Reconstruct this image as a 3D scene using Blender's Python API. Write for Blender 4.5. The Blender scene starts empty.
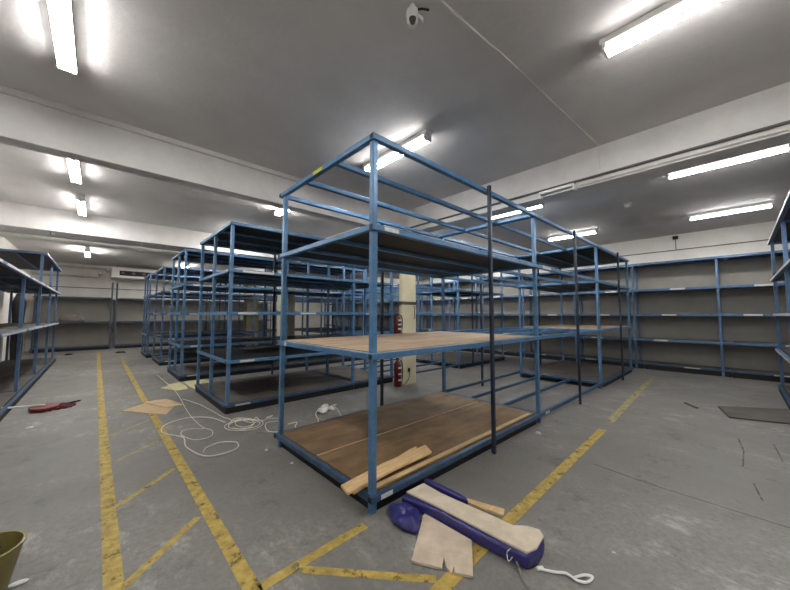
import bpy, bmesh, math, random
from mathutils import Vector
random.seed(7)
D = bpy.data; SC = bpy.context.scene; COL = SC.collection
R = math.radians

# ------------------------------------------------------------------ materials
def lin(r, g, b):
    f = lambda c: (c/255/12.92) if c/255 <= .04045 else ((c/255+.055)/1.055)**2.4
    return (f(r), f(g), f(b), 1)

def mat(name, rgb, rough=.5, metal=0., var=.12, scale=6., spec=.5, bump=0., bscale=60., var2=None, stretch=None, coat=0):
    m = D.materials.new(name); m.use_nodes = True
    nt = m.node_tree; b = nt.nodes['Principled BSDF']
    b.inputs['Roughness'].default_value = rough; b.inputs['Metallic'].default_value = metal
    b.inputs['Specular IOR Level'].default_value = spec
    b.inputs['Coat Weight'].default_value = coat
    c = lin(*rgb)
    tc = nt.nodes.new('ShaderNodeTexCoord'); src = tc.outputs['Object']
    if stretch:
        mp = nt.nodes.new('ShaderNodeMapping'); mp.inputs['Scale'].default_value = stretch
        nt.links.new(src, mp.inputs['Vector']); src = mp.outputs['Vector']
    n = nt.nodes.new('ShaderNodeTexNoise'); n.inputs['Scale'].default_value = scale; n.inputs['Detail'].default_value = 6; n.inputs['Roughness'].default_value = .65
    nt.links.new(src, n.inputs['Vector'])
    rp = nt.nodes.new('ShaderNodeValToRGB')
    lo = lin(*var2) if var2 else tuple(x*(1-var*2) for x in c[:3]) + (1,)
    hi = c if var2 else tuple(min(1, x*(1+var)) for x in c[:3]) + (1,)
    rp.color_ramp.elements[0].position = .3; rp.color_ramp.elements[0].color = lo
    rp.color_ramp.elements[1].position = .68; rp.color_ramp.elements[1].color = hi
    nt.links.new(n.outputs['Fac'], rp.inputs['Fac']); nt.links.new(rp.outputs['Color'], b.inputs['Base Color'])
    if bump:
        n2 = nt.nodes.new('ShaderNodeTexNoise'); n2.inputs['Scale'].default_value = bscale
        nt.links.new(tc.outputs['Object'], n2.inputs['Vector'])
        bp = nt.nodes.new('ShaderNodeBump'); bp.inputs['Strength'].default_value = bump; bp.inputs['Distance'].default_value = .02
        nt.links.new(n2.outputs['Fac'], bp.inputs['Height']); nt.links.new(bp.outputs['Normal'], b.inputs['Normal'])
    return m

def mat_emit(name, col, s, up=.022):
    m = D.materials.new(name); m.use_nodes = True; nt = m.node_tree
    b = nt.nodes['Principled BSDF']; b.inputs['Base Color'].default_value = (.9, .9, .9, 1)
    b.inputs['Emission Color'].default_value = col
    # made-up directional emission: strong downwards, weak upwards, to hold back ceiling hot spots
    g = nt.nodes.new('ShaderNodeNewGeometry'); sp = nt.nodes.new('ShaderNodeSeparateXYZ'); nt.links.new(g.outputs['Normal'], sp.inputs[0])
    mr = nt.nodes.new('ShaderNodeMapRange'); mr.inputs['From Min'].default_value = -.02; mr.inputs['From Max'].default_value = -.6
    mr.inputs['To Min'].default_value = s*up; mr.inputs['To Max'].default_value = s
    nt.links.new(sp.outputs['Z'], mr.inputs['Value']); nt.links.new(mr.outputs['Result'], b.inputs['Emission Strength'])
    return m

def mat_floor():
    m = D.materials.new('concrete_floor'); m.use_nodes = True; nt = m.node_tree; N = nt.nodes; Lk = nt.links.new
    b = N['Principled BSDF']
    tc = N.new('ShaderNodeTexCoord')
    def noise(s, det, ro, vec=None):
        n = N.new('ShaderNodeTexNoise'); n.inputs['Scale'].default_value = s; n.inputs['Detail'].default_value = det; n.inputs['Roughness'].default_value = ro
        Lk(vec or tc.outputs['Object'], n.inputs['Vector']); return n.outputs['Fac']
    def ramp(f, p0, c0, p1, c1):
        r = N.new('ShaderNodeValToRGB'); r.color_ramp.elements[0].position = p0; r.color_ramp.elements[0].color = c0
        r.color_ramp.elements[1].position = p1; r.color_ramp.elements[1].color = c1; Lk(f, r.inputs['Fac']); return r.outputs['Color']
    def mix(f, a, c):
        x = N.new('ShaderNodeMix'); x.data_type = 'RGBA'
        Lk(f, x.inputs['Factor']) if not isinstance(f, float) else setattr(x.inputs['Factor'], 'default_value', f)
        Lk(a, x.inputs['A']); 
        if isinstance(c, tuple): x.inputs['B'].default_value = c
        else: Lk(c, x.inputs['B'])
        return x.outputs['Result']
    W = (1, 1, 1, 1); K = (0, 0, 0, 1)
    base = ramp(noise(.55, 5, .6), .33, lin(110, 108, 107), .7, lin(154, 151, 148))
    base = mix(ramp(noise(26, 6, .7), .35, W, .75, K), base, lin(118, 115, 110))
    # pale worn scuffs, streaky
    mp = N.new('ShaderNodeMapping'); mp.inputs['Scale'].default_value = (2.6, 1.3, 1); mp.inputs['Rotation'].default_value = (0, 0, .3)
    Lk(tc.outputs['Object'], mp.inputs['Vector'])
    st = ramp(noise(2.2, 12, .82, mp.outputs['Vector']), .52, K, .72, W)
    big = ramp(noise(.55, 3, .5), .44, K, .60, W)
    mm = N.new('ShaderNodeMath'); mm.operation = 'MULTIPLY'; Lk(st, mm.inputs[0]); Lk(big, mm.inputs[1])
    base = mix(mm.outputs[0], base, lin(190, 186, 182))
    # dark dirt blotches and fine pits
    dk = ramp(noise(2.4, 9, .76), .56, K, .74, W)
    base = mix(dk, base, lin(84, 82, 79))
    pit = ramp(noise(70, 3, .6), .68, K, .74, W)
    base = mix(pit, base, lin(66, 64, 61))
    Lk(base, b.inputs['Base Color'])
    rr = N.new('ShaderNodeMapRange'); rr.inputs['To Min'].default_value = .38; rr.inputs['To Max'].default_value = .7
    Lk(noise(2.3, 6, .7), rr.inputs['Value']); Lk(rr.outputs['Result'], b.inputs['Roughness'])
    b.inputs['Specular IOR Level'].default_value = .45
    bp = N.new('ShaderNodeBump'); bp.inputs['Strength'].default_value = .25; bp.inputs['Distance'].default_value = .01
    Lk(noise(40, 6, .7), bp.inputs['Height']); Lk(bp.outputs['Normal'], b.inputs['Normal'])
    return m

def mat_paint(name, rgb, dens, scale=9):
    """floor paint worn away in flakes"""
    m = mat(name, rgb, .6, var=.2, scale=14, spec=.35); nt = m.node_tree; b = nt.nodes['Principled BSDF']
    tc = nt.nodes.new('ShaderNodeTexCoord')
    n = nt.nodes.new('ShaderNodeTexNoise'); n.inputs['Scale'].default_value = scale; n.inputs['Detail'].default_value = 10; n.inputs['Roughness'].default_value = .75
    nt.links.new(tc.outputs['Object'], n.inputs['Vector'])
    r = nt.nodes.new('ShaderNodeValToRGB')
    r.color_ramp.elements[0].position = dens-.06; r.color_ramp.elements[1].position = dens+.06
    nt.links.new(n.outputs['Fac'], r.inputs['Fac']); nt.links.new(r.outputs['Color'], b.inputs['Alpha'])
    return m

M = {}
M['floor'] = mat_floor()
M['paint'] = mat_paint('yellow_floor_paint', (186, 160, 84), .40)
M['paint_worn'] = mat_paint('worn_yellow_paint', (186, 162, 92), .40)
M['paint_thin'] = mat_paint('faded_yellow_paint', (168, 156, 116), .40)
M['ceiling'] = mat('ceiling_paint', (206, 202, 200), .85, var=.05, scale=1.2, bump=.15, bscale=18)
M['beam'] = mat('beam_paint', (210, 207, 205), .75, var=.05, scale=3, bump=.1, bscale=30)
M['wall'] = mat('wall_paint', (240, 236, 229), .8, var=.05, scale=1.5)
M['pillar'] = mat('pillar_paint', (226, 216, 182), .7, var=.06, scale=4)
M['white'] = mat('white_enamel', (225, 225, 222), .45, var=.05)
M['pipe'] = mat('pipe_paint', (205, 202, 196), .5, var=.08)
M['dkpipe'] = mat('grey_conduit', (92, 90, 88), .5, var=.1)
M['blue'] = mat('blue_enamel_steel', (82, 125, 166), .38, metal=.15, var=.16, scale=7, spec=.55)
M['blue2'] = mat('blue_grey_enamel_steel', (86, 114, 150), .42, metal=.15, var=.18, scale=7, spec=.5)
M['base'] = mat('dark_blue_base_steel', (62, 88, 116), .42, metal=.15, var=.2, scale=7)
M['steel'] = mat('grey_blue_steel', (84, 96, 112), .45, metal=.1, var=.15, scale=7)
M['navy'] = mat('navy_enamel_steel', (44, 56, 74), .42, metal=.2, var=.2, scale=8)
M['ply'] = mat('plywood', (142, 115, 82), .62, var2=(96, 76, 52), scale=2.2, stretch=(1, 2.6, 2.6), spec=.35)
M['plypale'] = mat('pale_dusty_plywood', (196, 170, 140), .62, var2=(160, 130, 100), scale=1.8, stretch=(1, 4, 4), spec=.35)
M['batten'] = mat('pale_batten_wood', (200, 172, 128), .6, var=.12, scale=5)
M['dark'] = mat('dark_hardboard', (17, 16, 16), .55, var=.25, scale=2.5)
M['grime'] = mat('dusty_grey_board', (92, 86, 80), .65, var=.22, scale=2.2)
M['panel'] = mat('grey_back_panel', (150, 147, 140), .7, var=.08, scale=1.3)
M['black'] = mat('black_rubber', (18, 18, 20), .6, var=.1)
M['tag'] = mat('pale_label_card', (206, 208, 206), .5, var=.1, scale=30)
M['ytag'] = mat('yellow_label', (214, 206, 60), .5, var=.3, scale=60)
M['tube'] = mat_emit('fluorescent_tube_glow', (1, .99, .97, 1), 44.)
M['tube_upboost'] = mat_emit('upward_boosted_tube_glow', (1, .98, .93, 1), 44., .4)  # same tubes with upward emission raised to brighten the rear ceiling and far end
M['pine'] = mat('pine_plank', (232, 202, 152), .55, var2=(204, 168, 116), scale=4, stretch=(1.5, 9, 9))
M['vinyl'] = mat('blue_vinyl', (46, 44, 112), .32, var=.2, scale=9, bump=.5, bscale=14, spec=.6)
M['foam'] = mat('beige_foam', (214, 200, 178), .85, var=.1, scale=8, bump=.2, bscale=60)
M['sheet'] = mat('beige_hardboard', (206, 190, 168), .8, var=.12, scale=7)
M['card'] = mat('brown_cardboard', (196, 170, 132), .8, var=.1, scale=6)
M['ypaper'] = mat('yellowed_paper', (204, 198, 152), .8, var=.1, scale=9)
M['cable'] = mat('cream_cable', (236, 228, 214), .45, var=.08)
M['string'] = mat('white_strap', (240, 240, 236), .7, var=.05)
M['olive'] = mat('olive_plastic', (122, 112, 60), .42, var=.12, scale=8)
M['red'] = mat('red_plastic', (120, 30, 32), .4, var=.2, scale=12)
M['dkred'] = mat('dark_red_enamel', (98, 22, 26), .35, var=.15)
M['lens'] = mat('smoked_dome', (70, 66, 60), .12, var=.05)
M['door'] = mat('white_door_paint', (236, 234, 230), .5, var=.03)
M['cloth'] = mat('grey_brown_cloth', (146, 138, 130), .9, var=.2, scale=9)
M['scuff'] = mat_paint('dark_rubber_scuff', (108, 105, 102), .47)
M['joint'] = mat('dark_joint_filler', (92, 90, 87), .8, var=.2)

# ------------------------------------------------------------------ geometry helpers
class MB:
    def __init__(s): s.v = []; s.f = []
    def box(s, x0, x1, y0, y1, z0, z1):
        n = len(s.v)
        s.v += [(x0,y0,z0),(x1,y0,z0),(x1,y1,z0),(x0,y1,z0),(x0,y0,z1),(x1,y0,z1),(x1,y1,z1),(x0,y1,z1)]
        s.f += [tuple(n+i for i in q) for q in ((3,2,1,0),(4,5,6,7),(0,1,5,4),(1,2,6,5),(2,3,7,6),(3,0,4,7))]
        return s
    def prism(s, pts, z0, z1, top=None):
        """outline extruded upwards; z0/z1 may be functions of (x,y); top: other outline for the upper face"""
        n = len(s.v); k = len(pts); top = top or pts
        a = sum(pts[i][0]*pts[(i+1) % k][1]-pts[(i+1) % k][0]*pts[i][1] for i in range(k))
        if a < 0: pts = pts[::-1]; top = top[::-1]
        g = lambda z, p: z(*p) if callable(z) else z
        s.v += [(p[0], p[1], g(z0, p)) for p in pts] + [(p[0], p[1], g(z1, p)) for p in top]
        s.f += [tuple(n+i for i in range(k))[::-1], tuple(n+k+i for i in range(k))]
        s.f += [(n+i, n+(i+1) % k, n+k+(i+1) % k, n+k+i) for i in range(k)]
        return s
    def tube(s, pts, r, seg=8, smooth=4, closed_ends=True):
        P = [Vector(p) for p in pts]
        if smooth > 1 and len(P) > 2:
            Q = []
            for i in range(len(P)-1):
                p0, p1, p2, p3 = P[max(i-1, 0)], P[i], P[i+1], P[min(i+2, len(P)-1)]
                for j in range(smooth):
                    t = j/smooth
                    Q.append(.5*((2*p1)+(p2-p0)*t+(2*p0-5*p1+4*p2-p3)*t*t+(3*p1-p0-3*p2+p3)*t**3))
            Q.append(P[-1]); P = Q
        n = len(s.v)
        for i, p in enumerate(P):
            d = (P[min(i+1, len(P)-1)]-P[max(i-1, 0)])
            d = d.normalized() if d.length > 1e-9 else Vector((0, 0, 1))
            ref = Vector((0, 0, 1)) if abs(d.z) < .9 else Vector((1, 0, 0))
            a = d.cross(ref).normalized(); b = a.cross(d)
            rr = r[i] if isinstance(r, list) else r
            for j in range(seg):
                t = 2*math.pi*j/seg
                s.v.append(tuple(p+a*(rr*math.cos(t))+b*(rr*math.sin(t))))
        for i in range(len(P)-1):
            for j in range(seg):
                k = (j+1) % seg
                s.f.append((n+i*seg+j, n+i*seg+k, n+(i+1)*seg+k, n+(i+1)*seg+j))
        if closed_ends:
            s.f.append(tuple(n+j for j in range(seg))[::-1]); e = n+(len(P)-1)*seg
            s.f.append(tuple(e+j for j in range(seg)))
        return s
    def lathe(s, prof, c=(0, 0, 0), seg=24, sx=1, sy=1):
        n = len(s.v)
        for (r, z) in prof:
            for j in range(seg):
                t = 2*math.pi*j/seg; s.v.append((c[0]+r*sx*math.cos(t), c[1]+r*sy*math.sin(t), c[2]+z))
        for i in range(len(prof)-1):
            for j in range(seg):
                k = (j+1) % seg; s.f.append((n+i*seg+j, n+i*seg+k, n+(i+1)*seg+k, n+(i+1)*seg+j))
        if prof[0][0] > 1e-6: s.f.append(tuple(n+j for j in range(seg))[::-1])
        if prof[-1][0] > 1e-6: e = n+(len(prof)-1)*seg; s.f.append(tuple(e+j for j in range(seg)))
        return s
    def build(s, name, m, parent=None, bevel=0, smooth=False, loc=None, sub=0):
        me = D.meshes.new(name); me.from_pydata(s.v, [], s.f); me.update()
        me.materials.append(m)
        o = D.objects.new(name, me); COL.objects.link(o)
        if parent: o.parent = parent
        if loc: o.location = loc
        if smooth:
            for p in me.polygons: p.use_smooth = True
            me.set_sharp_from_angle(angle=R(50))
        if bevel:
            b = o.modifiers.new('bevel', 'BEVEL'); b.width = bevel; b.segments = 2; b.limit_method = 'ANGLE'
        if sub:
            u = o.modifiers.new('sub', 'SUBSURF'); u.levels = sub; u.render_levels = sub
        return o

def tag(o, label=None, cat=None, group=None, kind=None):
    if label: o['label'] = label
    if cat: o['category'] = cat
    if group: o['group'] = group
    if kind: o['kind'] = kind
    return o
def empty(name, loc, label, cat, group=None, rz=0):
    o = D.objects.new(name, None); COL.objects.link(o); o.location = loc; o.rotation_euler = (0, 0, rz)
    o.empty_display_size = .1
    return tag(o, label, cat, group)
def struct(o): o['kind'] = 'structure'; return o
def box(*a): return MB().box(*a)

# ------------------------------------------------------------------ the room
XL, XR, YF, YB, H = -2.12, 11.92, -3.0, 19.95, 3.78
floor = struct(box(XL, XR, YF, YB, -.2, 0).build('floor', M['floor']))
struct(box(XL-.2, XR+.2, YF-.2, YB+.2, H, H+.2).build('ceiling', M['ceiling']))
struct(box(XL-.2, XL, YF-.2, YB+.2, -.2, H).build('wall_left', M['wall']))
struct(box(XR, XR+.2, YF-.2, YB+.2, -.2, H).build('wall_right', M['wall']))
struct(box(XL, XR, YB, YB+.2, -.2, H).build('wall_back', M['wall']))
struct(box(XL, XR, YF-.2, YF, -.2, H).build('wall_front', M['wall']))
# downstand beams: two across the hall, one along it
BZ = 3.28
struct(box(XL, XR, 4.92, 5.14, BZ, H).build('trim_1', M['beam'], bevel=.008))
struct(box(XL, XR, 9.94, 10.75, 3.30, H).build('trim_2', M['beam'], bevel=.008))
struct(box(4.85, 5.15, YF, YB, BZ-.01, H-.001).build('trim_3', M['beam'], bevel=.008))
struct(box(XL, XR, 4.875, 4.92, 3.715, H-.001).build('trim_4', M['beam'], bevel=.004))     # trunking along the first beam
# door in the left wall, far end
dr = struct(box(XL-.02, XL+.02, 17.0, 18.25, .02, 2.3).build('door_1', M['door'], bevel=.004))
fr = MB(); fr.box(XL-.02, XL+.035, 16.92, 17.0, 0, 2.38); fr.box(XL-.02, XL+.035, 18.25, 18.33, 0, 2.38); fr.box(XL-.02, XL+.035, 17.0, 18.25, 2.3, 2.38)
fr.build('door_frame', M['white'], dr)
MB().tube([(XL+.02, 17.1, 1.02), (XL+.07, 17.1, 1.02), (XL+.07, 17.22, 1.02)], .012, smooth=1).build('door_handle', M['dkpipe'], dr)

# painted lines on the floor
def strip(pts, w, m, name='painted_line', label=None):
    mb = MB()
    for (x0, y0), (x1, y1) in pts:
        d = Vector((x1-x0, y1-y0)).normalized(); n = Vector((-d.y, d.x))*w/2
        mb.prism([(x0+n.x, y0+n.y), (x1+n.x, y1+n.y), (x1-n.x, y1-n.y), (x0-n.x, y0-n.y)], .0005, .002)
    o = mb.build(name, m, floor); struct(o)
    if label: o['label'] = label
    return o
strip([((.135, .9), (.10, 9.5))], .088, M['paint'], label='wide yellow line on the aisle floor')
strip([((.10, 9.5), (.085, 17.5))], .09, M['paint_worn'], label='worn yellow line fading down the aisle')
strip([((.685, 1.80), (.665, 7.6))], .085, M['paint'], label='wide yellow line beside the racks')
strip([((.665, 7.6), (.66, 14.5))], .085, M['paint_worn'], label='worn yellow line beside the far racks')
strip([((.17, 2.38), (.61, 2.80))], .05, M['paint'], label='yellow hatch stripe')
for k in range(1, 9):
    strip([((.17, 2.38+k*1.0), (.61, 2.83+k*.99))], .045 if k < 3 else .04, M['paint'] if k < 2 else M['paint_thin'])
strip([((.71, 1.86), (1.46, 1.88))], .07, M['paint'], label='yellow line along the end of the rack')
strip([((.945, 1.82), (1.47, 1.235))], .055, M['paint'], label='yellow diagonal stripe')
strip([((1.30, 1.17), (2.0, 1.2)), ((2.0, 1.2), (4.9, 1.27))], .09, M['paint'], label='yellow line beside the plywood rack')
strip([((5.3, 1.29), (9.6, 1.45))], .10, M['paint_thin'], label='faded yellow line beside the rack end')
strip([((3.72, 1.05), (3.65, .6)), ((3.65, .6), (3.64, .2)), ((3.64, .2), (3.63, -.7))], .007, M['joint'], 'floor_crack')
strip([((5.75, .06), (5.3, .02)), ((5.3, .02), (4.75, .03)), ((5.8, -.22), (5.2, -.25)), ((4.35, -.03), (4.0, -.07))], .012, M['scuff'], 'tyre_scuff')

# ------------------------------------------------------------------ pillars
def pillar(x0, y0, w, d, label, zone=None):
    t = empty('pillar', (x0+w/2, y0+d/2, 0), label, 'pillar', 'white pillars under the beams')
    mb = box(-w/2, w/2, -d/2, d/2, 0, BZ); mb.build('shaft', M['pillar'], t, bevel=.01)
    return t
p1 = pillar(4.765, 4.88, .42, .10, 'cream pillar behind the plywood rack with a red extinguisher at its side')
box(-.213, .213, -.053, .053, 1.72, 1.79).build('groove_band', M['grime'], p1)
box(-.05, .01, -.065, -.05, .28, .36).build('socket', M['black'], p1)
MB().tube([(-.02, -.06, .30), (-.03, -.08, .18), (-.12, -.07, .07), (-.2, -.07, .02)], .007).build('flex', M['black'], p1)
MB().tube([(.12, -.05, 1.69), (.12, -.09, 1.68), (.12, -.09, 1.42), (.12, -.05, 1.41)], .008, smooth=1).build('bracket', M['dkpipe'], p1)
pillar(4.42, 10.28, .5, .3, 'cream pillar seen through the racks, second down the hall')
pillar(4.75, 14.6, .5, .4, 'shaded pillar farthest down the hall, seen between racks')

def extinguisher(x, y, z, s, label, name='fire_extinguisher'):
    t = empty(name, (x, y, z), label, 'fire extinguisher', 'extinguishers beside the pillar')
    MB().lathe([(.0, 0), (.07, 0), (.078, .012), (.078, .34*s), (.06, .40*s), (.03, .43*s), (.02, .45*s), (0, .45*s)]).build('cylinder', M['dkred'], t, smooth=True)
    box(-.035, .035, -.02, .02, .44*s, .475*s).build('valve', M['black'], t, bevel=.005)
    mb = MB(); mb.tube([(-.03, 0, .47*s), (-.09, 0, .50*s)], .008, smooth=1); mb.tube([(-.03, 0, .45*s), (-.09, 0, .455*s)], .008, smooth=1); mb.build('handle', M['black'], t)
    MB().tube([(.03, -.01, .45*s), (.08, -.05, .40*s), (.085, -.06, .2*s), (.07, -.055, .1*s)], .01).build('hose', M['black'], t, smooth=True)
    for zz in (.1, .2, .3): 
        box(-.05, .05, -.081, -.070, zz*s, zz*s+.035).build('label_band', M['tag'], t)
    return t
e1 = extinguisher(4.675, 4.94, 1.10, .9, 'red extinguisher hung high on the cream pillar')
box(-.01, .09, -.03, .03, .1, .3).build('wall_bracket', M['dkpipe'], e1)
extinguisher(4.68, 4.94, 0, 1.25, 'dark red extinguisher standing on the floor by the cream pillar')

# ------------------------------------------------------------------ shelving racks
T = .05
def lighten(o, w): pass
def rack(label, loc, rz, W, bays, levels, kinds, blue='blue', ny=4, outer=None, post_y=None, top=None, group=None, panel=None, tags=(), post_x=None, bev=.004, endbars=True, front_off=0., topz=None, shelf_h=.05, plypal='plypale', base_h=.038, recess=.008):
    """bays: list of (x0,x1) in the run direction; levels: shelf-top heights; kinds[b][l]: 'ply','dark','open','none'"""
    t = empty('shelving_rack', loc, label, 'shelving rack', group, rz)
    zt = topz or (levels[-1]-.02)
    post_y = post_y or (T*1.0, W-T)
    xs = post_x or ([bays[0][0]+.045]+[b[1]-.0 for b in bays[:-1]]+[bays[-1][1]-.045])
    for x in xs:
        for y in post_y:
            mb = box(x-.0245, x+.0245, y-.0245, y+.0245, 0, zt); mb.build('post', M[blue], t, bevel=bev)
    if outer:
        for (x, y) in outer:
            mb = box(x-.019, x+.019, y-.019, y+.019, 0, levels[-1]+.012); mb.build('support_post', M['navy'], t, bevel=bev)
    for bi, (a, b) in enumerate(bays):
        for li, z in enumerate(levels):
            k = kinds[bi][li]
            if k == 'none': continue
            mb = MB()
            z0 = z-(base_h if li == 0 else shelf_h)
            ys = [0+(W-T)*i/(ny-1) for i in range(ny)]
            for i, y in enumerate(ys):
                dz = 0 if i in (0, ny-1) or k == 'open' else .014
                mb.box(a, b-.004, y, y+T, z0, z-dz)
            if endbars:
                mb.box(a+.002, a+T, T, W-T, z0+.001, z-.001)
                mb.box(b-T-.006, b-.006, T, W-T, z0+.001, z-.001)
            fr = mb.build('shelf_frame', M['base'] if li == 0 else M[blue], t, bevel=bev)
            cp = MB()
            for y in (ys[0], ys[-1]):
                cp.box(a-.003, a+.004, y+.006, y+T-.006, z0+.006, z-.006)
                if bi == len(bays)-1: cp.box(b-.010, b-.002, y+.006, y+T-.006, z0+.006, z-.006)
            if bi == 0 or bi == len(bays)-1: cp.build('hollow_end_shade', M['black'], fr)  # black pieces stand in for the darkness inside the open tube ends
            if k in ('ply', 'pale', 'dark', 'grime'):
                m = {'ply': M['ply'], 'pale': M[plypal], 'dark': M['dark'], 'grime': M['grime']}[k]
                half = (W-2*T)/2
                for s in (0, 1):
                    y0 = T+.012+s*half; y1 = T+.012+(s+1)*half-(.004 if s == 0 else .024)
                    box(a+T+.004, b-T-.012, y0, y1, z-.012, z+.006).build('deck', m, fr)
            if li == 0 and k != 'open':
                sk = box(a+recess+.004, b-recess-.004, recess, W-recess, .0, max(.012, z0-.001)).build('plinth_shade', M['black'], fr)  # black box standing in for the shadowed gap below the base frame
            for (tb, tl, tx, tw, mm) in tags:
                if tb == bi and tl == li:
                    box(a+tx, min(b, a+tx+tw), -.0025, .001, z0+.008, z-.008).build('label_plate', M[mm], fr)
    if panel:
        a, b = bays[0][0], bays[-1][1]
        box(a, b, W+.005, W+.03, panel[0], panel[1]).build('back_panel', M['panel'], t)
    return t

GRP = 'parallel blue shelving racks in rows'
# --- main rack, nearest the camera
X0, Y0, LU, WU = 1.545, 1.91, 2.915, 1.80
LV = [.14, 1.202, 2.221, 2.96]
bays = [(0, LU+.08), (LU+.08, 2*LU+.16), (2*LU+.16, 3*LU+.03)]
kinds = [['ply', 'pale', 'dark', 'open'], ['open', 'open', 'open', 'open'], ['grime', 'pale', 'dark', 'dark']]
out = [(x, y) for y in (-.045, WU+.022) for x in (1.66, LU+1.54, 2*LU+1.56)]
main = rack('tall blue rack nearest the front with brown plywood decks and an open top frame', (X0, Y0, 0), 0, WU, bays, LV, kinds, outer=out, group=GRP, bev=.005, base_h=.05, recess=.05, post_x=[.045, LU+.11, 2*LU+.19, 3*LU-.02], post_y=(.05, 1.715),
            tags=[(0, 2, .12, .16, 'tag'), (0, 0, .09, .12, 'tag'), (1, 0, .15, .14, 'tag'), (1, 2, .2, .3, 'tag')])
box(-.0025, .001, .80, .97, 2.918, 2.952).build('label_plate', M['ytag'], main)
box(-.0025, .001, 1.52, 1.57, 1.156, 1.196).build('label_plate', M['tag'], main)
# pale batten strips let into the lowest plywood deck
box(.06, LU-.06, .075, .125, .147, .153).build('deck_batten', M['batten'], main)
box(.06, LU-.06, .905, .925, .147, .150).build('deck_batten', M['batten'], main)

LS = [.13, .80, 1.55, 2.22, 2.97]
def kk(*rows): return [list(r) for r in rows]
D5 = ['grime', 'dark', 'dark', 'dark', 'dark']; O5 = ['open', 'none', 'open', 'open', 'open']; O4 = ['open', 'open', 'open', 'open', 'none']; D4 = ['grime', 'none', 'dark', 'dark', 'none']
tg = [(0, 0, .15, .22, 'tag'), (0, 1, .2, .22, 'tag'), (0, 2, .15, .3, 'tag'), (0, 3, .2, .5, 'tag'), (0, 2, 1.2, .3, 'tag'), (1, 2, .3, .25, 'tag'), (1, 3, 1.2, .25, 'tag'), (2, 2, .4, .25, 'tag')]
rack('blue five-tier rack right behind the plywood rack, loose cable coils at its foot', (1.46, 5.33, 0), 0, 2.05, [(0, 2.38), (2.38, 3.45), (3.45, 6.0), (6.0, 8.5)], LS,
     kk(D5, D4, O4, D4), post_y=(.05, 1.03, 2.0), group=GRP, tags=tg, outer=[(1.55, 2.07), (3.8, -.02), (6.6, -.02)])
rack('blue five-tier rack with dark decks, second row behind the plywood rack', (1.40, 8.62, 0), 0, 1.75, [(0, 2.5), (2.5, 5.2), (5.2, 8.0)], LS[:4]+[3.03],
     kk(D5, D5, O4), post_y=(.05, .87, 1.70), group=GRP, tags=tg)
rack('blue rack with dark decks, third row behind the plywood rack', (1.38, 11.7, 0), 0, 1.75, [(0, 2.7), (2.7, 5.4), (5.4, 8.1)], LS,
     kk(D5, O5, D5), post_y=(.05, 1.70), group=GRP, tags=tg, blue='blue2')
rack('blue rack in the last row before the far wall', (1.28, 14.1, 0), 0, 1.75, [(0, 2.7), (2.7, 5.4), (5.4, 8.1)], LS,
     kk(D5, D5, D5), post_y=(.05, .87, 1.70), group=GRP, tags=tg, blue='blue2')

# --- wall racks
LW = [.16, .84, 1.53, 2.22, 2.96]
W1 = [(0, 1.65), (1.65, 3.3), (3.3, 4.95), (4.95, 6.65), (6.65, 8.35), (8.35, 10.05), (10.05, 11.9)]
wt = []
for b in range(7):
    for l in (0, 1, 2, 3):
        wt.append((b, l, .25+.2*((b*3+l) % 4), .3, 'tag'))
rack('long blue shelving rack with grey back panels along the end wall', (11.2, 10.2, 0), R(-90), .62, W1, LW, [['grime', 'grime', 'grime', 'grime', 'dark'] for _ in W1], ny=2,
     blue='blue2', panel=(0, 2.92), tags=wt, post_x=[.04, 1.65, 3.3, 4.95, 6.65, 8.19, 9.9, 11.85], post_y=(.03, .57), shelf_h=.06)
rack('far stretch of the end wall racking with grey back panels, beyond the rows', (11.2, 19.0, 0), R(-90), .62, [(0, 2.9), (2.9, 5.8), (5.8, 8.7)], LW, [['grime', 'grime', 'grime', 'grime', 'dark']]*3, ny=2,
     blue='blue2', panel=(0, 2.92), post_y=(.03, .57), shelf_h=.06)
rack('low blue-grey rack with grey back panels along the far wall', (-1.9, 18.95, 0), 0, .7, [(0, 2.36), (2.5, 6.2), (6.2, 9.5)], [.15, 1.22, 2.26], [['grime', 'grime', 'dark']]*3, ny=2,
     blue='steel', panel=(0, 2.2), post_x=[.05, 2.34, 2.5, 6.2, 9.45], post_y=(.03, .65), topz=2.95, shelf_h=.06)
# left hand rack along the aisle: a low run and a taller far section
lt = [(b, l, .1, 2.0, 'tag') for b in range(6) for l in (1, 2)]
lr = rack('low blue rack along the left wall with pale dusty boards and a tall far end', (-.93, 2.2, 0), R(90), 1.1, [(0, 2.2), (2.2, 4.45), (4.45, 6.75), (6.75, 9.05), (9.05, 11.2), (11.2, 13.05)], [.12, 1.25, 2.22],
     [['grime', 'pale', 'dark']]*6, ny=3, tags=lt, blue='blue2', post_x=[.05, 2.2, 4.3, 6.7, 9.0, 11.15, 13.0], post_y=(.09, 1.04), topz=2.2, shelf_h=.05, plypal='grime')
mb = MB()
for y in (0, .5, 1.05): mb.box(8.93, 13.05, y, y+.05, 2.93, 2.98)
for x in (8.93, 13.0): mb.box(x, x+.05, .05, 1.05, 2.93, 2.98)
fr = mb.build('top_frame', M['blue2'], lr, bevel=.004)
box(8.98, 13.0, .05, 1.05, 2.965, 2.985).build('deck', M['grime'], fr)
for x in (9.0, 11.15, 13.0):
    for y in (.09, 1.04): box(x-.0245, x+.0245, y-.0245, y+.0245, 2.18, 2.94).build('post_extension', M['blue2'], lr)
for a, b in ((0, 4.4), (4.5, 8.9), (9.1, 12.9)): box(a, b, 1.12, 1.14, .02, 2.1 if a < 9 else 1.2).build('back_panel', M['panel'], lr)
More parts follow.
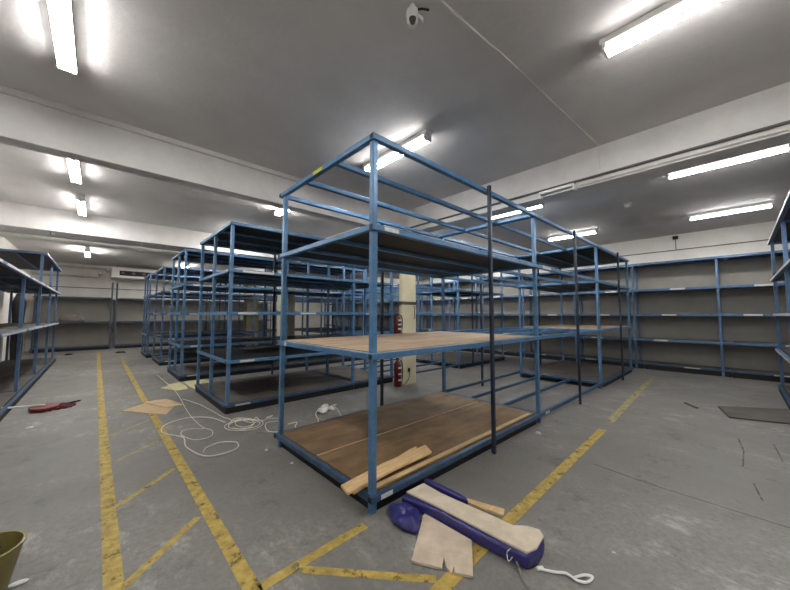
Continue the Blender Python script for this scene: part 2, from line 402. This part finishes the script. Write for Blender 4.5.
# near right rack, cut by the picture edge
rack('blue rack with pale deck edges standing end-on beside the end wall rack', (9.95, -.485, 0), R(180), 1.3, [(0, 2.3), (2.3, 4.6)], [.12, .84, 1.53, 2.22, 2.97], [['grime', 'grime', 'grime', 'grime', 'dark']]*2, ny=3,
     blue='blue2', post_y=(.06, .62, 1.24), tags=[(b, l, .02, 2.25, 'tag') for b in (0, 1) for l in (1, 2, 3, 4)])

# ------------------------------------------------------------------ lamps
def lamp(x, y, label, z=H, drop=0, n=2, L=1.22, tm='tube'):
    if y > 5.5 and x > 2 or y > 11: tm = 'tube_upboost'
    t = empty('fluorescent_lamp', (x, y, z), label, 'ceiling lamp', 'fluorescent ceiling lamps')
    zt = -drop
    mb = box(-.055, .055, -L/2-.03, L/2+.03, zt-.055, zt-.0005)
    mb.build('housing', M['white'], t, bevel=.006)
    ws = (-.042, .042) if x < 6 else (-.03, .03) if n == 2 else (.0,)
    for s in (-1, 1):
        mb = MB(); yy = s*(L/2-.002)
        mb.box(-.062 if n == 2 else -.025, .062 if n == 2 else .025, yy-.012, yy+.012, zt-.125, zt-.045)
        mb.build('end_socket', M['white'], t, bevel=.004)
        if drop: MB().tube([(0, s*.4, 0), (0, s*.4, -drop)], .006, smooth=1).build('suspension_rod', M['dkpipe'], t)
    for w in ws:
        MB().tube([(w, -L/2+.01, zt-.102), (w, L/2-.01, zt-.102)], .017, seg=12, smooth=1).build('tube', M[tm], t, smooth=True)
    return t
lamp(-.29, 3.35, 'twin fluorescent lamp on the ceiling in front of the cross beam, over the left aisle')
lamp(-.35, 6.68, 'fluorescent lamp just past the cross beam over the left aisle')
lamp(-.335, 9.0, 'fluorescent lamp close before the second cross beam over the left aisle')
lamp(-.35, 15.4, 'small distant lamp hung low over the far end of the left aisle', drop=.06)
lamp(3.0, .04, 'large lamp overhead in front of the lengthwise beam, top right')
lamp(2.9, 3.13, 'lamp above the open top frame of the plywood rack')
lamp(2.77, 6.12, 'glowing lamp above the five-tier rack behind the plywood rack')
lamp(2.80, 9.0, 'lamp over the second row of racks')
lamp(-.35, 12.0, 'unseen lamp added behind the second cross beam to brighten the far left aisle')  # added out of view to lift the dim far end
lamp(2.80, 11.2, 'unseen lamp added behind the second cross beam to brighten the far racks')  # another unseen lamp, added for more light beyond the beam
lamp(2.80, 13.2, 'lamp over the third row of racks')
lamp(6.55, .04, 'lamp just behind the lengthwise beam, over the right aisle')
lamp(6.4, 3.15, 'lamp behind the lengthwise beam above the middle of the plywood rack')
lamp(6.35, 6.45, 'lamp over the far bays of the five-tier rack')
lamp(6.35, 9.0, 'lamp over the far bays of the second row')
lamp(6.35, 13.2, 'lamp over the far bays of the third row')
lamp(9.8, .03, 'lamp nearest the end wall above the right aisle')
lamp(9.55, 3.05, 'lamp above the far end of the plywood rack, before the end wall')
lamp(9.42, 6.45, 'lamp before the end wall beyond the plywood rack')
lamp(9.42, 9.0, 'lamp before the end wall in line with the second row')
lamp(9.42, 13.2, 'lamp before the end wall in line with the third row')
lamp(-.27, -.4, 'unseen lamp added overhead behind the viewer to brighten the near floor')  # added outside the view as extra light for the foreground floor
lamp(2.85, 17.2, 'lamp near the far wall beyond the last row')
lamp(6.35, 17.2, 'lamp near the far wall beyond the far end of the last row')

# spent fitting under the lengthwise beam
t = empty('empty_light_fitting', (4.795, 1.70, 3.27), 'empty white light fitting fixed low on the lengthwise beam', 'light fitting')
mb = box(-.05, .035, -.24, .24, .02, .06); mb.build('tray', M['white'], t, bevel=.004)
for s in (-1, 1): box(-.05, .035, s*.235-.012, s*.235+.012, -.035, .02).build('end_plate', M['white'], t)
box(-.052, -.045, -.22, .22, -.03, -.018).build('rail', M['white'], t)

# conduits, pipes, sprinkler pipe
tag(MB().tube([(1.71, 1.36, H-.006), (2.3, 1.32, H-.006), (2.45, 1.30, H-.006), (4.84, 1.17, H-.006), (4.843, 1.17, H-.03), (4.843, 1.17, 3.36)], .007, smooth=1).build('ceiling_conduit', M['pipe']),
    'thin pale conduit crossing the ceiling from the dome camera to the lengthwise beam', 'conduit')
tag(MB().tube([(4.83, -2.9, 3.37), (4.83, 4.88, 3.37)], .018, smooth=1).build('beam_conduit', M['dkpipe']), 'dark conduit running along the lower edge of the lengthwise beam', 'conduit')
tag(MB().tube([(4.836, -2.9, 3.305), (4.836, 1.42, 3.305)], .014, smooth=1).build('beam_conduit', M['pipe']), 'pale conduit under the dark one on the lengthwise beam', 'conduit')
t = empty('sprinkler_pipe', (4, 10.9, 3.27), 'thick pale pipe running behind the second cross beam', 'pipe')
MB().tube([(-6.1, 0, 0), (7.9, 0, 0)], .065, smooth=1, seg=14).build('pipe', M['pipe'], t, smooth=True)
for x in (-4.6, -2.6, -.4, 2.0, 4.4): MB().tube([(x, 0, .06), (x, 0, H-3.27)], .008, smooth=1).build('hanger_rod', M['dkpipe'], t)
def sprinkler(x, label):
    t = empty('ceiling_sprinkler', (x, 10.05, 3.30), label, 'sprinkler', 'sprinkler heads under the second beam')
    MB().tube([(0, 0, 0), (0, 0, -.05)], .012, smooth=1).build('stem', M['dkpipe'], t)
    MB().tube([(-.05, 0, -.04), (.06, 0, -.05)], .008, smooth=1).build('arm', M['white'], t)
    MB().lathe([(.03, -.062), (.03, -.055), (0, -.05)], seg=12).build('deflector', M['dkpipe'], t)
sprinkler(-.82, 'small sprinkler under the second beam near the left wall')
sprinkler(.68, 'small sprinkler under the second beam above the left yellow lines')
tag(MB().tube([(XR-.015, -2.9, 3.335), (XR-.015, 12, 3.335)], .012, smooth=1).build('wall_conduit', M['dkpipe']), 'thin dark conduit along the end wall above the racking', 'conduit')
t = empty('junction_box', (XR, 1.1, 3.68), 'small dark junction box high on the end wall with a short drop', 'junction box')
box(-.06, 0, -.06, .06, -.04, .05).build('case', M['black'], t, bevel=.006)
MB().tube([(-.015, 0, -.04), (-.015, 0, -.335)], .009, smooth=1).build('drop', M['dkpipe'], t)
for k, (z, x1, lb) in enumerate(((3.62, .2, 'upper'), (3.22, -.05, 'lower'))):
    wp = tag(MB().tube([(XL+.05, YB-.056, z), (x1, YB-.056, z), (x1+.02, YB-.056, z-.0), (x1+.02, YB-.056, z+(.16 if k else -.1)), (x1+.12, YB-.056, z+(.16 if k else -.1))], .05, smooth=1, seg=10).build('water_pipe', M['pipe'], smooth=True),
        lb+' pale pipe on the far wall left of the air duct', 'pipe', 'pipes on the far wall')
    for x in (-1.6, -.6): box(x-.02, x+.02, YB-.066, YB-.002, z-.06, z+.06).build('bracket', M['dkpipe'], wp)
tag(MB().tube([(XL+.05, YB-.03, 2.72), (6, YB-.03, 2.72)], .014, smooth=1).build('wall_conduit', M['dkpipe']), 'thin conduit along the far wall just above the low rack', 'conduit')
t = empty('air_duct', (.36, 18.9, 3.18), 'white air duct with a dark grille high along the far wall', 'air duct')
box(0, 6, 0, 1.05, 0, .42).build('duct_box', M['white'], t, bevel=.01)
for x in (.2, 3, 5.8): MB().tube([(x, .3, .41), (x, .3, H-3.18)], .01, smooth=1).build('hanger_rod', M['dkpipe'], t)
box(.28, 5.2, -.012, .0, .10, .32).build('grille', M['black'], t)
for i in range(26): 
    x = .34+i*.19
    if i % 2 == 0: box(x, x+.11, -.02, -.012, .17, .27).build('grille_slat', M['dkpipe'], t)
tag(MB().tube([(XL+.05, 5.1, 3.68), (XL+.05, 9.6, 3.68)], .05, smooth=1, seg=10).build('water_pipe', M['pipe'], smooth=True), 'pale pipe along the top of the left wall', 'pipe')

# dome camera and smoke detector
t = empty('ceiling_camera', (1.60, 1.53, H), 'white ceiling security camera with a smoked lens', 'camera'); t.scale = (.66, .66, .85)
MB().lathe([(.03, 0), (.035, -.03), (.062, -.05), (.068, -.09), (.06, -.15), (.045, -.185), (.0, -.19)][::-1], seg=24).build('housing', M['white'], t, smooth=True)
MB().lathe([(0, -.05), (.022, -.044), (.036, -.02), (.04, 0)], c=(-.028, -.03, -.155), seg=18).build('lens', M['lens'], t, smooth=True)
MB().tube([(.03, -.045, -.10), (.075, -.08, -.13), (.075, -.08, -.16)], .016, smooth=1).build('bracket', M['white'], t, smooth=True)
MB().tube([(0, 0, -.01), (.06, -.02, -.02), (.1, -.05, -.01), (.17, -.1, -.012)], .01).build('lead', M['black'], t, smooth=True)
t = empty('smoke_detector', (7.9, 1.43, H), 'round white smoke detector on the ceiling', 'smoke detector')
MB().lathe([(0, -.07), (.05, -.065), (.065, -.04), (.068, -.015)], seg=20).build('head', M['white'], t, smooth=True)
MB().lathe([(.085, -.015), (.085, 0)], seg=20).build('base', M['pipe'], t, smooth=True)

# ------------------------------------------------------------------ loose things on the floor
# two pine planks on the lowest deck
def plank(pts, z, th, label):
    return tag(MB().prism(pts, z, z+th).build('pine_plank', M['pine'], bevel=.003), label, 'plank', 'pine planks on the lowest deck')
plank([(1.42, 2.135), (1.40, 2.01), (1.9, 2.045), (2.39, 2.05), (2.47, 2.20), (1.9, 2.19)], .176, .022, 'pale pine plank lying on top across the lowest deck')
plank([(1.47, 2.10), (1.46, 2.02), (2.30, 2.14), (2.42, 2.28), (2.30, 2.27)], .154, .021, 'pine plank lying underneath another on the lowest deck')

# blue vinyl slab with foam, hardboard, crumpled vinyl, offcut
foam = [(1.852,1.856),(2.049,1.849),(2.04,1.652),(2.057,1.446),(2.081,1.177),(2.086,1.086),(2.150,1.02),(2.172,.946),(2.128,.9),(1.996,.888),(1.916,.912),(1.905,1.045),(1.898,1.221),(1.886,1.543)]
low = [(1.795,1.862),(2.07,1.849),(2.07,1.652),(2.09,1.446),(2.11,1.177),(2.12,1.086),(2.165,1.02),(2.178,.946),(2.13,.895),(2.0,.878),(1.905,.905),(1.885,1.045),(1.868,1.221),(1.858,1.543)]
t = empty('vinyl_pad', (2.0, 1.4, 0), 'long blue vinyl pad lying face down showing its beige foam', 'pad')
sh = lambda P, k=0: [(x-2.0, y-1.4) for x, y in P]
MB().prism(sh(low), .004, .088, top=sh(low)).build('vinyl_cover', M['vinyl'], t, bevel=.02, smooth=True)
MB().prism(sh(foam), .086, .102).build('foam_core', M['foam'], t, bevel=.004)
fl = [(2.075,1.87),(2.12,1.87),(2.135,1.70),(2.13,1.50),(2.10,1.44),(2.085,1.50),(2.08,1.70)]
MB().prism(sh(fl), .01, .115).build('flap', M['vinyl'], t, bevel=.015, smooth=True)
MB().tube([(-.115, -.40, .09), (-.12, -.38, .06), (-.14, -.4, .03), (-.13, -.42, .06)], .003).build('thread', M['string'], t)
MB().tube([(-.12, -.44, .04), (-.17, -.5, .01), (-.19, -.52, .006), (-.21, -.55, .006)], .006).build('torn_strap', M['cloth'], t)

lump = [(1.676,1.885),(1.747,1.905),(1.785,1.865),(1.815,1.657),(1.643,1.532),(1.59,1.708)]
mb = MB(); cx, cy = 1.715, 1.72; n = 30; rings = [(1.0, .006), (1.03, .03), (.95, .055), (.74, .072), (.4, .080), (.14, .076)]
def edge(a):
    d = Vector((math.cos(a), math.sin(a))); best = 1
    for i in range(len(lump)):
        p = Vector(lump[i])-Vector((cx, cy)); q = Vector(lump[(i+1) % len(lump)])-Vector((cx, cy)); e = q-p
        den = d.x*e.y-d.y*e.x
        if abs(den) < 1e-9: continue
        tt = (p.x*e.y-p.y*e.x)/den; uu = (p.x*d.y-p.y*d.x)/den
        if tt > 0 and 0 <= uu <= 1: best = tt
    return best
for (k, z) in rings:
    for j in range(n):
        a = 2*math.pi*j/n; r = edge(a)*k*(1+.05*math.sin(a*5+z*60)+.03*math.sin(a*9))
        mb.v.append((cx+r*math.cos(a), cy+r*math.sin(a), max(.003, z*(1+.22*math.sin(a*4+k*7)))))
for i in range(len(rings)-1):
    for j in range(n): mb.f.append((i*n+j, i*n+(j+1) % n, (i+1)*n+(j+1) % n, (i+1)*n+j))
mb.f.append(tuple((len(rings)-1)*n+j for j in range(n))); mb.f.append(tuple(range(n))[::-1])
tag(mb.build('vinyl_cushion', M['vinyl'], smooth=True, sub=1), 'crumpled shiny blue vinyl cushion beside the corner foot of the rack', 'cushion')
o = MB().prism([(1.838,1.655),(1.853,1.253),(1.624,1.091),(1.571,1.18),(1.601,1.209),(1.557,1.19),(1.565,1.233),(1.614,1.293),(1.54,1.251),(1.451,1.413)],
    lambda x, y: .003+.06*max(0, (x-1.62))*1.0, lambda x, y: .018+.06*max(0, (x-1.62))*1.0).build('hardboard_sheet', M['sheet'], bevel=.002)
tag(o, 'torn beige hardboard sheet lying on the floor against the blue pad', 'board')
tag(MB().prism([(2.19,1.60),(2.245,1.57),(2.337,1.278),(2.261,1.25)], .002, .022).build('wood_offcut', M['pine'], bevel=.002), 'short pine offcut on the floor behind the blue pad', 'offcut')
S = [(1.968,.861),(1.988,.813),(2.007,.775),(2.044,.75),(2.039,.717),(2.027,.682),(2.064,.642),(2.123,.629),(2.101,.663),(2.064,.693),(2.04,.70)]
mb = MB(); mb.tube([(x, y, .008+.004*(i % 3)) for i, (x, y) in enumerate(S)], .007, seg=6); mb.tube([(1.955,.872,.01),(1.985,.85,.01)], .012, smooth=1)
tag(mb.build('white_strap', M['string'], smooth=True), 'knotted white strap on the bare floor near the blue pad', 'strap')

# cables
def cable(pts, label, r=.005, jit=.004, m='cable'):
    P = [(x, y, r+.001+jit*(1+math.sin(i*1.7))) for i, (x, y) in enumerate(pts)]
    return tag(MB().tube(P, r, seg=6, smooth=5).build('cable', M[m], smooth=True), label, 'cable', 'loose cables on the floor')
cable([(1.143,9.933),(1.171,7.555),(1.094,6.117),(1.072,5.527),(1.079,4.94),(1.141,4.691),(1.08,4.489),(.92,4.497),(.83,4.724),(.846,4.906),(.954,4.967),(1.088,4.841)], 'long cream cable running from the far racks into a small loop')
cable([(1.36,4.9),(1.259,5.264),(1.065,5.492),(.896,5.497),(.731,5.352),(.665,5.153),(.682,4.969),(.824,4.688),(.793,4.356),(.817,4.149),(.866,3.973),(.937,3.865),(1.049,3.827),(1.189,3.873),(1.248,3.979),(1.239,4.088),(1.115,4.183),(.964,4.149),(.9,4.026)], 'cream cable in two wide loops beside the yellow line', r=.007)
cable([(1.166,6.767),(1.302,6.098),(1.396,5.25),(1.444,5.082),(1.463,4.912),(1.724,4.668),(1.704,4.473),(1.523,4.38),(1.317,4.511),(1.298,4.719),(1.421,4.879),(1.612,4.848),(1.679,4.638),(1.507,4.523),(1.44,4.721),(1.533,4.922),(1.609,4.632),(1.759,4.865),(1.75,4.644),(1.949,4.735),(1.845,4.706),(1.992,4.568),(1.946,4.461),(1.754,4.468),(1.662,4.188),(1.762,4.07),(1.8,4.121)], 'tangled white cable heaped at the foot of the five-tier rack', jit=.008)
cable([(1.35,4.75),(1.5,4.95),(1.68,4.8),(1.7,4.55),(1.55,4.42),(1.38,4.5),(1.34,4.7),(1.46,4.86),(1.63,4.75),(1.62,4.56),(1.48,4.47),(1.36,4.6)], 'cream cable wound in a small flat coil inside the tangle', jit=.01)
cable([(1.959,4.243),(2.079,4.228),(1.977,4.053),(2.069,3.915),(2.313,4.052),(2.457,4.383),(2.665,4.635)], 'cream cable lying behind the rear post of the plywood rack', r=.008)
cable([(1.543,4.254),(1.667,4.078),(1.873,3.944),(2.226,4.001),(2.546,4.067)], 'thin dark cable lying along the back of the plywood rack', r=.005, m='cloth')
mb = MB()
for (bx, by, br, bh) in ((2.60, 4.42, .085, .06), (2.70, 4.50, .07, .09), (2.78, 4.44, .05, .05)):
    n0 = len(mb.v); K = 9
    for (rr, zz) in ((.9, .0), (1.1, .35), (.75, .75), (.2, 1.0)):
        for j in range(K):
            a = 2*math.pi*j/K; q = br*rr*(.6+.7*random.random())
            mb.v.append((bx+q*math.cos(a), by+q*math.sin(a), .004+bh*max(0, zz*(.7+.5*random.random()))))
    for i in range(3):
        for j in range(K): mb.f.append((n0+i*K+j, n0+i*K+(j+1) % K, n0+(i+1)*K+(j+1) % K, n0+(i+1)*K+j))
    mb.f.append(tuple(n0+3*K+j for j in range(K)))
mb.tube([(2.70,4.45,.03),(2.801,4.516,.04),(2.85,4.44,.07),(2.90,4.58,.02),(2.80,4.3,.015),(2.70,4.07,.01)], .006, seg=6)
tag(mb.build('crumpled_bag', M['string']), 'crumpled white plastic bag on the floor behind the plywood rack', 'bag')

# cardboard, paper
c1 = tag(MB().prism([(.33,6.62),(.59,6.85),(.8,7.05),(1.064,6.572),(.812,5.914)], .002, .008).build('cardboard_sheet', M['card']), 'brown cardboard sheet lying underneath across the yellow line', 'cardboard', 'cardboard in the aisle')
c2 = tag(MB().prism([(.625,6.98),(.96,6.99),(1.098,6.345),(.865,6.329)], lambda x, y: .009, lambda x, y: .015).build('cardboard_sheet', M['card']), 'smaller piece of cardboard lying on top beside the cable', 'cardboard', 'cardboard in the aisle')
tag(MB().prism([(1.0,8.122),(1.13,8.247),(1.2,8.45),(1.40,8.52),(1.43,8.0),(1.40,7.665),(1.2,7.641)], .002, .006).build('paper_sheet', M['ypaper']), 'yellowed paper on the floor at the corner of the second row', 'paper')
tag(MB().prism([(1.47,8.50),(1.53,8.56),(1.9,8.5),(1.95,8.05),(1.7,7.7),(1.50,7.55),(1.47,8.0)], .002, .005).build('paper_sheet', M['ypaper']), 'pale yellow paper between the five-tier rack and the second row', 'paper')
# dark plywood panel on the floor, right
t = tag(MB().prism([(7.447,.284),(6.783,.147),(7.01,-.47),(8.03,-.475)], .003, .022).build('plywood_panel', M['grime'], bevel=.002), 'dark flat board on the floor of the right aisle', 'board')
tag(MB().prism([(7.40,.66),(7.37,.69),(7.10,.53),(7.12,.49)], .002, .014).build('wood_scrap', M['grime']), 'small dark stick on the floor before the dark board', 'scrap')
# debris
def scrap(x, y, s, m, label, h=.02):
    k = 7; P = [(x+s*(.6+.5*random.random())*math.cos(2*math.pi*j/k), y+s*(.6+.5*random.random())*math.sin(2*math.pi*j/k)) for j in range(k)]
    tag(MB().prism(P, .002, h, top=[(x+(a-x)*.6, y+(b-y)*.6) for a, b in P]).build('litter_scrap', M[m]), label, 'litter', 'scraps of litter on the floor')
scrap(.75, 16.7, .2, 'black', 'dark rag on the floor before the far wall rack', .06)
scrap(-.75, 17.2, .16, 'black', 'dark scrap on the floor by the far end of the low left rack', .05)
scrap(-.60, 6.5, .05, 'tag', 'pale scrap of paper on the floor in front of the red broom', .01)
scrap(1.50, 3.14, .022, 'tag', 'tiny pale scrap beside the end of the lowest deck', .012)
scrap(4.15, 1.79, .04, 'tag', 'pale scrap beside the long edge of the plywood rack', .02)
scrap(1.42, 3.62, .03, 'tag', 'pale scrap by the rear corner foot of the plywood rack', .02)
scrap(2.45, .60, .012, 'tag', 'tiny white chip on the bare floor beyond the white strap', .006)

# broom
t = empty('broom', (-.6, 7.58, 0), 'red broom lying in the left aisle with a white handle', 'broom')
mb = MB(); mb.prism([(-.13, .0), (-.08, -.18), (.06, -.24), (.2, -.14), (.22, .1), (.08, .24), (-.08, .16)], .015, .06); mb.build('brush_head', M['red'], t, bevel=.012)
mb = MB()
for i in range(9):
    a = -1.5+i*.33; mb.tube([(.1+.12*math.cos(a), .01+.12*math.sin(a), .03), (.1+.30*math.cos(a), .02+.22*math.sin(a), .008)], [.03, .022], seg=5, smooth=1)
mb.build('bristles', M['dkred'], t)
MB().tube([(.05, .01, .07), (-.12, -.01, .085), (-.55, -.05, .125), (-1.3, -.12, .19), (-1.5, -.14, .20)], .014, smooth=1).build('handle', M['white'], t, smooth=True)
MB().tube([(.2, .1, .02), (.4, .28, .012), (.44, .30, .012)], .014, smooth=1).build('tip', M['black'], t)

# bin
t = empty('waste_bin', (-.39, 2.665, 0), 'small olive plastic bucket standing on the floor, cut by the picture edge', 'bin')
MB().lathe([(.0, .0), (.085, .0), (.092, .01), (.155, .30), (.162, .303), (.162, .31), (.150, .31), (.146, .298), (.088, .02), (0, .02)], seg=40).build('bucket', M['olive'], t, smooth=True)
tag(MB().tube([(-.40, 2.62, .03), (-.36, 2.70, .17), (-.335, 2.74, .27)], .012, smooth=1).build('dark_stick', M['black']), 'dark stick standing inside the olive bucket', 'stick')
mb = MB(); mb.lathe([(0, 0), (.03, .0), (.033, .006), (.018, .014), (0, .012)], c=(-.262, 2.80, .004), seg=10, sx=1.3, sy=.55)
tag(mb.build('paper_scrap', M['string']), 'white crumpled paper scrap at the foot of the olive bucket', 'paper')

# bundle on the far rack, cloth on the left rack, dark coat at the back
mb = MB(); mb.lathe([(0, 0), (.34, 0), (.40, .06), (.36, .2), (.2, .3), (0, .33)], c=(-.80, 19.28, 1.232), seg=16, sx=1, sy=.6)
tag(mb.build('cloth_bundle', M['cloth'], smooth=True), 'grey cloth bundle on the middle shelf of the far wall rack', 'bundle')
mb = MB()
Pz = [(-1.0, 7.2), (-1.75, 7.0), (-1.8, 8.6), (-1.6, 9.9), (-1.2, 10.2), (-1.0, 9.3)]
mb.prism(Pz, 2.232, 2.25, top=None)
tag(mb.build('polythene_sheet', M['string']), 'white sheet lying on top of the low left rack', 'sheet')
mb = MB(); mb.lathe([(0, 0), (.2, 0), (.24, .5), (.22, 1.3), (.28, 1.9), (.12, 2.2), (0, 2.22)], seg=14, sx=.6, sy=1)
tag(mb.build('dark_cloth', M['black'], smooth=True, loc=(XL+.185, 16.35, .004)), 'dark cloth hanging down the left wall beside the white door', 'cloth')

# ------------------------------------------------------------------ camera, world, view
cam = D.cameras.new('camera'); co = D.objects.new('camera', cam); COL.objects.link(co)
cam.sensor_fit = 'HORIZONTAL'; cam.sensor_width = 36; cam.lens = 36*318.4/790; cam.clip_start = .02; cam.clip_end = 100
co.location = (0, 0, 1.5); co.rotation_euler = (R(90+3.58), 0, R(47.02-90))
SC.camera = co
w = D.worlds.new('world'); SC.world = w; w.use_nodes = True
w.node_tree.nodes['Background'].inputs['Color'].default_value = (.02, .02, .02, 1)
vs = SC.view_settings
vs.view_transform = 'Standard'; vs.look = 'None'; vs.gamma = 1; vs.use_curve_mapping = False; vs.exposure = 1.95
SC.display_settings.display_device = 'sRGB'
SC.cycles.max_bounces = 8; SC.cycles.diffuse_bounces = 5; SC.cycles.use_denoising = True
SC.cycles.sample_clamp_indirect = 6
